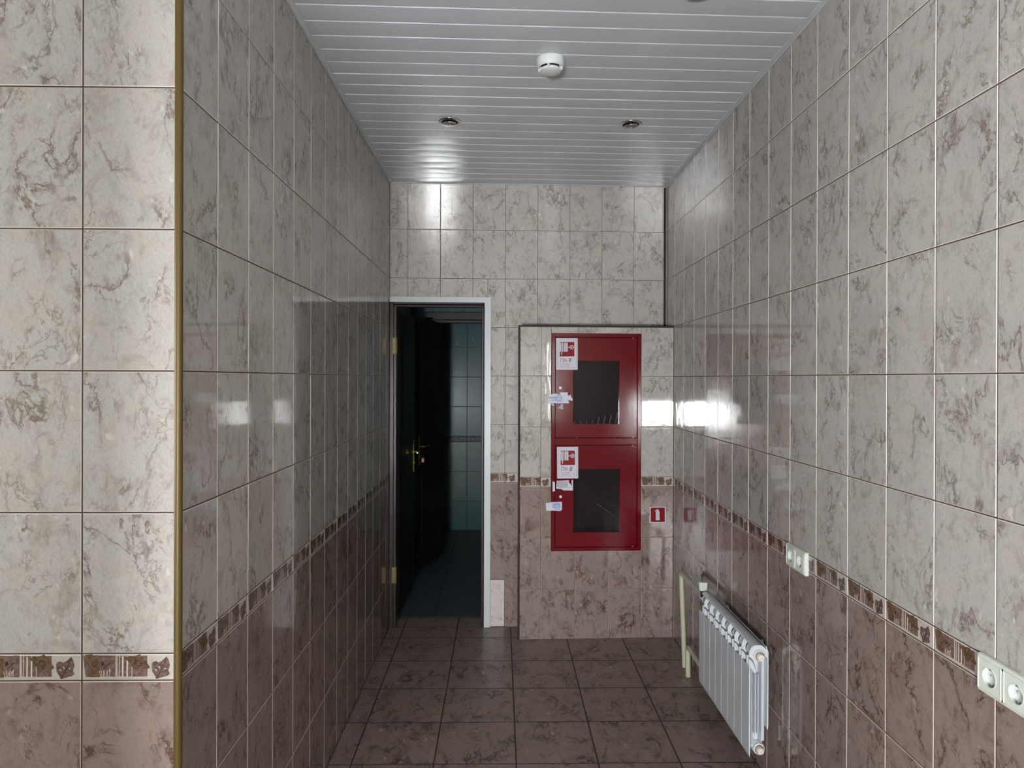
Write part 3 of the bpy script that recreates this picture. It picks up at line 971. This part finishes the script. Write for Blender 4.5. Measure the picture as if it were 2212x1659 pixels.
def hose_sign(u0, v0, w, h, digit, label, torn=False, rot=0.0):
    """safety sign: lower-left corner u0,v0 on the cabinet door"""
    X = Matrix.Rotation(rot, 4, 'Z')
    mb = MB()
    I = Matrix.Identity(4)
    mb.box(0, w, 0, h, 0, 0.0022, 'sign_white', 0.0006)
    z = 0.0024
    sx, sy = w / 780.0, h / 1150.0           # measured on a 780 x 1150 crop of the sign
    P = lambda a, b: (a * sx, (1150 - b) * sy)
    mb.line([P(60, 70), P(725, 66), P(730, 1075), P(62, 1085)], 0.0014, z, 'ink_red', None, True)
    mb.flat([P(128, 665), P(660, 662), P(655, 138), P(128, 140)], z, 'sign_red')
    z2 = z + 0.0003
    for a, ww in ((158, 40), (205, 24), (240, 26), (290, 26), (325, 34), (368, 30), (400, 30)):
        mb.flat([P(a - ww / 2, 492), P(a + ww / 2, 492), P(a + ww / 2, 162), P(a - ww / 2, 162)], z2, 'sign_white')
    mb.flat([P(184, 500), P(218, 500), P(214, 585), P(200, 640), P(188, 585)], z2, 'sign_white')
    mb.flat([P(415, 342), P(500, 342), P(500, 318), P(415, 318)], z2, 'sign_white')
    cx, cy, r = 565, 328, 66
    ring = [P(cx + r * math.cos(t), cy + r * math.sin(t)) for t in [2 * math.pi * i / 28 for i in range(28)]]
    mb.line(ring, 22 * sx, z2, 'sign_white', None, True)
    mb.line([P(cx - r, cy), P(cx + r, cy)], 16 * sx, z2, 'sign_white')
    mb.line([P(cx, cy - r), P(cx, cy + r)], 16 * sx, z2, 'sign_white')
    # lettering
    text_into(mb, 'ПК', P(138, 872)[0], P(138, 872)[1], 196 * sy, z2, 'ink_red', I, 1.0 * 0.92)
    mb.line([P(362, 815), P(405, 815)], 20 * sy, z2, 'ink_red')
    if digit == '7':
        mb.line([P(455, 770), P(480, 742), P(510, 748), P(545, 735), P(515, 800), P(490, 850), P(478, 880)], 24 * sx, z2, 'ink_black')
        mb.line([P(455, 826), P(530, 808)], 18 * sx, z2, 'ink_black')
    else:
        for c, rr in ((772, 34), (842, 38)):
            mb.line([P(510 + (10 if c < 800 else -8) + rr * math.cos(t), c + rr * math.sin(t)) for t in [2 * math.pi * i / 16 for i in range(16)]], 20 * sx, z2, 'ink_black', None, True)
    text_into(mb, 'О ПОЖАРЕ', P(138, 968)[0], P(138, 968)[1], 68 * sy, z2, 'ink_red', I, 0.92)
    text_into(mb, 'ЗВОНИТЬ', P(138, 1040)[0], P(138, 1040)[1], 68 * sy, z2, 'ink_red', I, 1.08)
    if digit == '7':     # faint handwriting at the lower right
        mb.line([P(525, 965), P(520, 930), P(545, 925)], 10 * sx, z2, 'ink_pink')
        mb.line([P(570, 965), P(568, 920)], 10 * sx, z2, 'ink_pink')
        mb.line([P(605, 925), P(630, 920), P(620, 965), P(600, 970)], 10 * sx, z2, 'ink_pink')
        mb.line([P(535, 985), P(650, 982)], 8 * sx, z2, 'ink_pink')
    else:
        mb.flat([P(538, 1000), P(590, 1010), P(620, 960), P(580, 925), P(535, 940)], z2, 'ink_pink')
        mb.line([P(560, 965), P(600, 985), P(640, 975)], 8 * sx, z2, 'ink_grey')
    if torn:             # lifted lower right corner, re-taped
        mb.box(w - 0.020, w - 0.0045, -0.001, h * 0.30, 0.0023, 0.0034, 'sign_white', 0.0004)
        mb.line([(w - 0.020, h * 0.28), (w - 0.023, h * 0.12), (w - 0.020, 0.0)], 0.0012, 0.0036, 'ink_grey')
        mb.line([(w - 0.0105, h * 0.29), (w - 0.0105, 0.007), (w - 0.02, 0.007)], 0.0013, 0.0037, 'ink_red')
    o = mb.build('hose_sign', xf=B(FD - 0.0033, u0, v0) @ X)
    return tag(o, label, 'sign', 'hose signs on the cabinet doors')
hose_sign(0.3222, 1.5850, 0.1272, 0.1855, '7', 'white and red fire hose sign reading ПК-7 on the upper cabinet door', rot=0.004)
hose_sign(0.3300, 0.9460, 0.1245, 0.1855, '8', 'white and red fire hose sign reading ПК-8 with a torn corner on the lower door', True, rot=0.008)

def rag(poly, seed, jit=0.0012, sub=3):
    r = random.Random(seed)
    out = []
    for a, b in zip(poly, poly[1:] + poly[:1]):
        for i in range(sub):
            t = i / sub
            j = jit if i else jit * 0.4
            out.append((a[0] + (b[0] - a[0]) * t + r.uniform(-j, j), a[1] + (b[1] - a[1]) * t + r.uniform(-j, j)))
    return out
def area(p):
    return sum(p[i][0] * p[(i + 1) % len(p)][1] - p[(i + 1) % len(p)][0] * p[i][1] for i in range(len(p)))
def paper(mb, poly, z, m='paper', t=0.0005):
    if area(poly) < 0:
        poly = poly[::-1]
    mb.prism(poly, z, z + t, m)
def stamp(mb, x, y, r, z):
    mb.line([(x + r * math.cos(t), y + r * math.sin(t)) for t in [2 * math.pi * i / 28 for i in range(28)]], r * 0.14, z, 'ink_blue', None, True)
    mb.line([(x + r * .66 * math.cos(t), y + r * .66 * math.sin(t)) for t in [2 * math.pi * i / 24 for i in range(24)]], r * 0.10, z, 'ink_blue', None, True)
    for q in range(9):
        a = q * 0.7
        mb.line([(x + r * .2 * math.cos(a), y + r * .2 * math.sin(a)), (x + r * .9 * math.cos(a + .5), y + r * .9 * math.sin(a + .5))], r * 0.07, z, 'ink_blue')
S1 = 0.2727 / 1.0
k5 = 0.002731 / 5.53            # metres per zoomed pixel on the boxing plane
def Z1(px, py):                  # pixels of the upper crop -> metres from the seal's corner
    return ((px - 460) * k5, (1050 - py) * k5)
mb = MB()
paper(mb, [Z1(460, 962), Z1(460, 1050), Z1(715, 1050), Z1(712, 1030), Z1(700, 1008), Z1(740, 1020), Z1(757, 1018), Z1(752, 985), Z1(738, 978), Z1(735, 952), Z1(705, 962), Z1(695, 935), Z1(700, 920), Z1(602, 922), Z1(608, 940), Z1(625, 948), Z1(560, 940), Z1(540, 932)], 0.0)
paper(mb, rag([Z1(572, 1100), Z1(605, 1085), Z1(620, 1055), Z1(648, 1070), Z1(636, 1090), Z1(650, 1115), Z1(625, 1125)], 4, 0.001), 0.0, 'paper_grey')
paper(mb, rag([Z1(492, 1055), Z1(530, 1055), Z1(536, 1085), Z1(512, 1078)], 5, 0.001), 0.0, 'paper_grey')
for y, x0, x1, w in ((980, 465, 560, 5), (988, 468, 570, 7), (1008, 505, 560, 4), (1018, 495, 580, 4), (1030, 620, 665, 4)):
    mb.line([Z1(x0, y), Z1((x0 + x1) / 2, y - 2), Z1(x1, y + 1)], w * k5, 0.0008, 'ink_grey')
stamp(mb, *Z1(594, 993), 38 * k5, 0.001)
tag(mb.build('paper_seal', xf=B(FD + 0.0003, 0.2727, 1.3885)), 'torn white paper seal with blue stamp across the upper cabinet door edge', 'paper seal', 'paper seals on the cabinet')
def Z2(px, py):                  # pixels of the lower crop
    return ((px - 510) * k5, (675 - py) * k5)
mb = MB()
paper(mb, rag([Z2(512, 552), Z2(540, 560), Z2(543, 672), Z2(514, 674)], 6, 0.0006), 0.0)
paper(mb, rag([Z2(565, 545), Z2(708, 540), Z2(712, 575), Z2(735, 590), Z2(728, 615), Z2(745, 600), Z2(740, 540), Z2(757, 536), Z2(757, 662), Z2(650, 662), Z2(612, 645), Z2(556, 640), Z2(560, 590)], 7, 0.0008), 0.0)
paper(mb, rag([Z2(570, 552), Z2(695, 552), Z2(700, 620), Z2(620, 634), Z2(562, 625)], 8, 0.001), 0.0005, 'paper_grey', 0.0002)
tag(mb.build('paper_seal', xf=B(FD + 0.0003, 0.3010, 0.8695)), 'ripped blank white seal in two pieces right under the ПК-8 sign', 'paper seal', 'paper seals on the cabinet')
def Z3(px, py):
    return ((px - 440) * k5, (898 - py) * k5)
mb = MB()
paper(mb, [Z3(440, 802), Z3(482, 800), Z3(490, 794), Z3(520, 792), Z3(634, 788), Z3(634, 888), Z3(620, 890), Z3(616, 898), Z3(525, 892), Z3(448, 894)], 0.0)
mb.line([Z3(518, 796), Z3(518, 890)], 3 * k5, 0.0007, 'ink_grey')
for y in (805, 820, 836, 850):
    mb.line([Z3(524, y), Z3(612, y - 2)], 5 * k5, 0.0007, 'ink_blue')
for y in (866, 884):
    mb.line([Z3(596, y), Z3(618, y)], 4 * k5, 0.0007, 'ink_grey')
stamp(mb, *Z3(572, 840), 40 * k5, 0.0009)
tag(mb.build('paper_seal', xf=B(FD + 0.0003, 0.2625, 0.7555)), 'white paper seal with round blue stamp below the lower cabinet lock', 'paper seal', 'paper seals on the cabinet')

# fire extinguisher sign on the boxing
mb = MB()
es = 0.0965
mb.box(0, es, 0, es, 0, 0.0018, 'sign_white', 0.0005)
mb.flat([(0.0062, 0.0062), (es - 0.0062, 0.0062), (es - 0.0062, es - 0.0052), (0.012, es - 0.0052), (0.0062, es - 0.012)], 0.0021, 'sign_red')
ex = lambda a, b: (0.0062 + (a - 370) / 450 * 0.084, 0.0062 + (835 - b) / 460 * 0.085)
body = [ex(535, 778), ex(655, 778), ex(655, 520)] + [ex(595 + 60 * math.cos(t), 520 - 52 * math.sin(t)) for t in [math.pi * i / 10 for i in range(1, 10)]] + [ex(535, 520)]
mb.flat(body, 0.0023, 'sign_white')
mb.flat([ex(580, 475), ex(612, 475), ex(632, 440), ex(605, 425), ex(570, 430)], 0.0024, 'sign_white')
mb.line([ex(585, 438), ex(550, 452), ex(522, 475), ex(508, 498)], 0.0040, 0.0025, 'sign_white')
tag(mb.build('extinguisher_sign', xf=B(BD + 0.0018, 0.8795, 0.6805)), 'small red square sign with white extinguisher symbol on the tiles', 'sign')

# ------------------------------------------------------------------ ceiling fittings
def smoke_detector(x, y):
    X = Matrix.Translation((x, y, ZC - 0.0008)) @ Matrix.Rotation(math.pi, 4, 'X')
    t = thing('smoke_detector', 'round white smoke detector on the slatted ceiling', 'smoke detector', X)
    m = MB()
    m.lathe([(0.052, 0.0), (0.053, 0.004), (0.052, 0.010), (0.0515, 0.026), (0.049, 0.031), (0.045, 0.034), (0.040, 0.032), (0.0395, 0.024), (0.0, 0.024)], 'white_pl', 48)
    m.build('base', t)
    m = MB()
    for q in range(4):
        a = q * math.pi / 2 + 0.25
        m.box(0.034, 0.046, -0.004, 0.004, 0.020, 0.044, 'white_pl', 0.0015, Matrix.Rotation(a, 4, 'Z'))
    m.lathe([(0.034, 0.024), (0.034, 0.036)], 'black', 40, None, (False, True))
    m.build('smoke_inlet', t)['label'] = 'dark inlet slot with white ribs'
    m = MB()
    m.lathe([(0.038, 0.037), (0.040, 0.040), (0.039, 0.046), (0.032, 0.050), (0.014, 0.0525), (0.0, 0.053)], 'white_pl', 48)
    m.build('cap', t)
    return t
smoke_detector(0.185, 2.545)

def downlight(x, y, rz, label):
    X = Matrix.Translation((x, y, ZC - 0.0012)) @ Matrix.Rotation(rz, 4, 'Z') @ Matrix.Rotation(math.pi, 4, 'X')
    t = thing('ceiling_downlight', label, 'ceiling light', X, 'unlit downlights in the ceiling')
    m = MB()
    m.lathe([(0.050, 0.0), (0.0525, 0.002), (0.052, 0.005), (0.046, 0.0075), (0.040, 0.0065), (0.037, 0.002), (0.037, 0.0012)], 'chrome', 48, None, (False, False))
    m.build('ring', t)
    m = MB()
    m.lathe([(0.037, 0.0013), (0.0, 0.0013)], 'black', 40, None, (False, False))
    m.build('recess', t)
    m = MB()
    g = Matrix.Translation((0, 0, 0.004)) @ Matrix.Rotation(math.radians(10), 4, 'X')
    m.lathe([(0.029, -0.0015), (0.031, 0.003), (0.030, 0.0065), (0.0265, 0.0075), (0.0255, 0.0055)], 'chrome', 40, g, (False, False))
    m.lathe([(0.0255, 0.0056), (0.020, 0.0075), (0.010, 0.0085), (0.0, 0.009)], 'bulb', 40, g, (False, False))
    m.build('lamp', t)
    return t
downlight(-0.2395, 3.165, 0.2, 'left of the two unlit chrome downlights beyond the smoke detector')
downlight(0.610, 3.175, -0.7, 'right of the two unlit chrome downlights beyond the smoke detector')
downlight(0.612, 2.083, 0.0, 'unlit chrome downlight cut off by the top edge of the photo')

# ------------------------------------------------------------------ radiator
RX0, RXB, RY0 = 0.9300, 1.0010, 2.5080
PIT, NS = 0.0795, 8
rad = thing('radiator', 'white eight section aluminium radiator hung low on the right wall', 'radiator', Matrix.Translation((0.965, RY0, 0.125)))
RI = Matrix.Translation((-0.965, -RY0, -0.125))
def section(i):
    y0 = RY0 + PIT * i
    y1 = y0 + PIT - 0.0012
    yc = (y0 + y1) / 2
    m = MB()
    def ext(poly, a, b):
        """poly in (x,z), extruded along y from a to b"""
        X = Matrix(((1, 0, 0, 0), (0, 0, 1, 0), (0, 1, 0, 0), (0, 0, 0, 1)))
        if area(poly) > 0:
            poly = poly[::-1]
        m.prism(poly, a, b, 'white_rad', RI @ X)
    # front panel, bevelled at the sides, pointed foot
    m.prism([(RX0 + 0.005, y0), (RX0 + 0.005, y1), (RX0 + 0.001, y1), (RX0, y1 - 0.001), (RX0, y0 + 0.001), (RX0 + 0.001, y0)][::-1], 0.140, 0.4585, 'white_rad', RI)
    ext([(RX0, 0.140), (RX0 + 0.005, 0.140), (RX0 + 0.0045, 0.126), (RX0 + 0.003, 0.124)], y0 + 0.001, y1 - 0.001)
    # head: side web with a curved slit, open to the front and the rear
    w0, w1 = y0 + 0.004, y0 + 0.008
    ext([(RX0 + 0.001, 0.4585), (RX0 + 0.0012, 0.490), (RX0 + 0.008, 0.486), (RX0 + 0.015, 0.476), (RX0 + 0.022, 0.458), (RX0 + 0.028, 0.436), (RX0 + 0.020, 0.436), (RX0 + 0.012, 0.452)], w0, w1)
    ext([(RX0 + 0.0012, 0.4965), (RX0 + 0.002, 0.518), (RX0 + 0.010, 0.533), (RX0 + 0.018, 0.5375), (RX0 + 0.030, 0.5375), (RX0 + 0.030, 0.445), (RX0 + 0.026, 0.459), (RX0 + 0.019, 0.479), (RX0 + 0.011, 0.490)], w0, w1)
    ext([(RX0 + 0.030, 0.5375), (RX0 + 0.052, 0.5375), (RX0 + 0.064, 0.526), (RXB + 0.001, 0.515), (RXB + 0.001, 0.488), (RX0 + 0.060, 0.500), (RX0 + 0.044, 0.500), (RX0 + 0.030, 0.5)], w0, w1)
    # rounded top plate
    ext([(RX0 + 0.012, 0.5330), (RX0 + 0.016, 0.5385), (RX0 + 0.026, 0.5415), (RX0 + 0.044, 0.5415), (RX0 + 0.050, 0.5385), (RX0 + 0.050, 0.5365), (RX0 + 0.026, 0.5385), (RX0 + 0.016, 0.5350)], y0 + 0.0005, y1)
    # web, water tube, inner fins and rear panel
    m.box(RX0 + 0.004, RXB, yc - 0.0025, yc + 0.0025, 0.165, 0.49, 'white_rad', 0, RI)
    m.box(RX0 + 0.026, RX0 + 0.046, yc - 0.014, yc + 0.014, 0.165, 0.50, 'white_rad', 0.006, RI)
    for dx, w, a, b in ((0.014, 0.030, 0.160, 0.462), (0.026, 0.033, 0.205, 0.428), (0.036, 0.036, 0.205, 0.432), (0.050, 0.034, 0.165, 0.500)):
        m.box(RX0 + dx - 0.0014, RX0 + dx + 0.0014, yc - w, yc + w, a, b, 'white_rad', 0.0008, RI)
    ext([(RXB - 0.003, 0.230), (RXB, 0.226), (RXB + 0.002, 0.240), (RXB + 0.002, 0.515), (RXB - 0.006, 0.537), (RXB - 0.009, 0.537), (RXB - 0.001, 0.513)], y0 + 0.001, y1 - 0.001)
    # headers
    for z in (0.5025, 0.1565):
        X = RI @ Matrix.Translation((RX0 + 0.037, y0, z)) @ Matrix.Rotation(-math.pi / 2, 4, 'X')
        m.lathe([(0.0205, 0.004), (0.0225, 0.008), (0.0225, PIT - 0.008), (0.0205, PIT - 0.004)], 'white_rad', 24, X)
    o = m.build('section', rad)
    o['group'] = 'radiator sections'
for i in range(NS):
    section(i)
for z, mm in ((0.5025, 'plug'), (0.1565, 'plug')):
    m = MB()
    X = RI @ Matrix.Translation((RX0 + 0.037, RY0 + 0.004, z)) @ Matrix.Rotation(math.pi / 2, 4, 'X')
    m.lathe([(0.0215, 0.0), (0.0225, 0.003), (0.0225, 0.008), (0.020, 0.010)], 'white_rad', 8, X)
    m.lathe([(0.0165, 0.010), (0.0165, 0.014), (0.0135, 0.014)], 'plug_metal', 24, X)
    m.lathe([(0.0130, 0.012), (0.0130, 0.022), (0.0115, 0.026), (0.004, 0.0265), (0.0035, 0.023), (0.0, 0.023)], mm, 24, X)
    m.build('end_plug', rad)['label'] = 'cream end plug in a white nut'
YE8 = RY0 + PIT * NS
for z in (0.5025, 0.1565):
    m = MB()
    X = RI @ Matrix.Translation((RX0 + 0.037, YE8 - 0.004, z)) @ Matrix.Rotation(-math.pi / 2, 4, 'X')
    m.lathe([(0.0225, 0.0), (0.0225, 0.010), (0.016, 0.012), (0.016, 0.040), (0.0185, 0.042), (0.0185, 0.060)], 'white_rad', 16, X)
    m.build('union_nut', rad)
m = MB()
m.lathe([(0.0125, 0.0), (0.0125, 0.036)], 'black', 20, RI @ Matrix.Translation((0.960, YE8 + 0.036, 0.505)))
m.build('valve_stem', rad)
m = MB()
prof = [(0.0165, 0.0), (0.0180, 0.004), (0.0190, 0.034), (0.0175, 0.040)]
rings = []
for r, z in prof:
    rings.append([tuple(RI @ Vector((0.960 + (r + (0.0009 if q % 2 else -0.0009)) * math.cos(2 * math.pi * q / 28), YE8 + 0.036 + (r + (0.0009 if q % 2 else -0.0009)) * math.sin(2 * math.pi * q / 28), 0.536 + z))) for q in range(28)])
m.loft(rings, 'cream_pl', False)
m.build('valve_knob', rad)['label'] = 'ribbed cream valve knob'
for y in (RY0 + 0.12, RY0 + 0.52):
    m = MB()
    m.box(0.996, R - 0.0008, y - 0.005, y + 0.005, 0.500, 0.507, 'white_rad', 0.001, RI)
    m.box(R - 0.005, R - 0.0008, y - 0.010, y + 0.010, 0.492, 0.515, 'white_rad', 0.001, RI)
    m.build('wall_bracket', rad)

def pipe(pts, bend, label):
    """tube along points with rounded corners"""
    P = [Vector(p) for p in pts]
    path = [P[0]]
    for a, b, c in zip(P[:-2], P[1:-1], P[2:]):
        p0 = b + (a - b).normalized() * bend
        p1 = b + (c - b).normalized() * bend
        for i in range(9):
            t = i / 8
            path.append((1 - t) ** 2 * p0 + 2 * t * (1 - t) * b + t * t * p1)
    path.append(P[-1])
    m = MB()
    m.tube([tuple(p) for p in path], 0.0128, 'pipe', 18)
    return tag(m.build('heating_pipe'), label, 'pipe', 'heating pipes at the radiator')
pipe([(0.966, YE8 + 0.052, 0.503), (0.968, 3.600, 0.503), (0.984, 3.585, 0.0015)], 0.035, 'taller cream heating pipe rising from the floor to the radiator valve')
pipe([(0.966, YE8 + 0.052, 0.157), (0.969, 3.468, 0.160), (0.971, 3.472, 0.0015)], 0.035, 'short cream heating pipe bending from the floor to the radiator bottom')

# ------------------------------------------------------------------ double sockets
def socket(y_far, label, zc=0.9155):
    """cream double socket; local x runs towards the camera, y up, z off the wall"""
    X = Matrix(((0, 0, -1, R - 0.0006), (-1, 0, 0, y_far), (0, 1, 0, zc), (0, 0, 0, 1)))
    t = thing('double_socket', label, 'socket', X, 'double sockets on the right wall')
    w, h, dp = 0.152, 0.080, 0.013
    m = MB()
    def rr(x0, x1, y0, y1, r, z):
        out = []
        for cx, cy, a0 in ((x1 - r, y1 - r, 0), (x0 + r, y1 - r, 90), (x0 + r, y0 + r, 180), (x1 - r, y0 + r, 270)):
            for i in range(5):
                a = math.radians(a0 + 22.5 * i)
                out.append((cx + r * math.cos(a), cy + r * math.sin(a), z))
        return out
    rings = [rr(0, w, -h / 2, h / 2, 0.006, 0.0), rr(0, w, -h / 2, h / 2, 0.006, dp - 0.005), rr(0.002, w - 0.002, -h / 2 + 0.002, h / 2 - 0.002, 0.006, dp - 0.0015), rr(0.006, w - 0.006, -h / 2 + 0.006, h / 2 - 0.006, 0.005, dp)]
    m.loft(rings, 'cream_pl', False, (True, False))
    # front face with two round wells
    x0, x1, y0, y1 = 0.006, w - 0.006, -h / 2 + 0.006, h / 2 - 0.006
    seg = 40
    for c, (a, b) in ((0.0395, (x0, w / 2)), (0.1125, (w / 2, x1))):
        inner, outer = [], []
        for i in range(seg):
            an = 2 * math.pi * i / seg
            dx, dy = math.cos(an), math.sin(an)
            inner.append((c + 0.0208 * dx, 0.0208 * dy, dp))
            k = min(((b - c) / dx if dx > 1e-9 else 9), ((a - c) / dx if dx < -1e-9 else 9), (y1 / dy if dy > 1e-9 else 9), (y0 / dy if dy < -1e-9 else 9))
            outer.append((c + k * dx, k * dy, dp))
        m.loft([outer, inner], 'cream_pl', False, (False, False))
        m.loft([inner, [(x, y, dp + 0.001) for x, y, z in [(c + 0.0196 * math.cos(2 * math.pi * i / seg), 0.0196 * math.sin(2 * math.pi * i / seg), 0) for i in range(seg)]]], 'cream_pl', False, (False, False))
    m.build('frame', t)
    for c in (0.0395, 0.1125):
        m = MB()
        seg = 40
        rg = lambda r, z: [(c + r * math.cos(2 * math.pi * i / seg), r * math.sin(2 * math.pi * i / seg), z) for i in range(seg)]
        m.loft([rg(0.0196, dp + 0.001), rg(0.0190, 0.003), rg(0.0001, 0.0026)], 'white_pl', True, (False, True))
        for s in (-1, 1):
            m.lathe([(0.0027, 0.0), (0.0027, 0.0008)], 'pinhole', 14, Matrix.Translation((c + s * 0.0095, 0, 0.0029)))
            m.box(c - 0.004, c + 0.004, s * 0.0165 - 0.002, s * 0.0165 + 0.002, 0.004, dp - 0.001, 'metal', 0.0008)
        m.box(c - 0.0185, c + 0.0185, -0.0012, 0.0012, 0.0030, 0.0045, 'white_pl', 0.0004)
        m.build('socket_well', t)
        # raised square rim of the insert
        m = MB()
        a, b = c - 0.0330, c + 0.0330
        for q in ((a, a + 0.0018, -0.033, 0.033), (b - 0.0018, b, -0.033, 0.033), (a, b, 0.0312, 0.033), (a, b, -0.033, -0.0312)):
            m.box(q[0], q[1], q[2], q[3], dp - 0.0005, dp + 0.0016, 'cream_pl', 0.0005)
        m.build('insert_rim', t)
    return t
socket(2.390, 'cream double socket on the tile border above the radiator')
socket(1.4265, 'cream double socket at the right edge of the photo, nearest the camera')
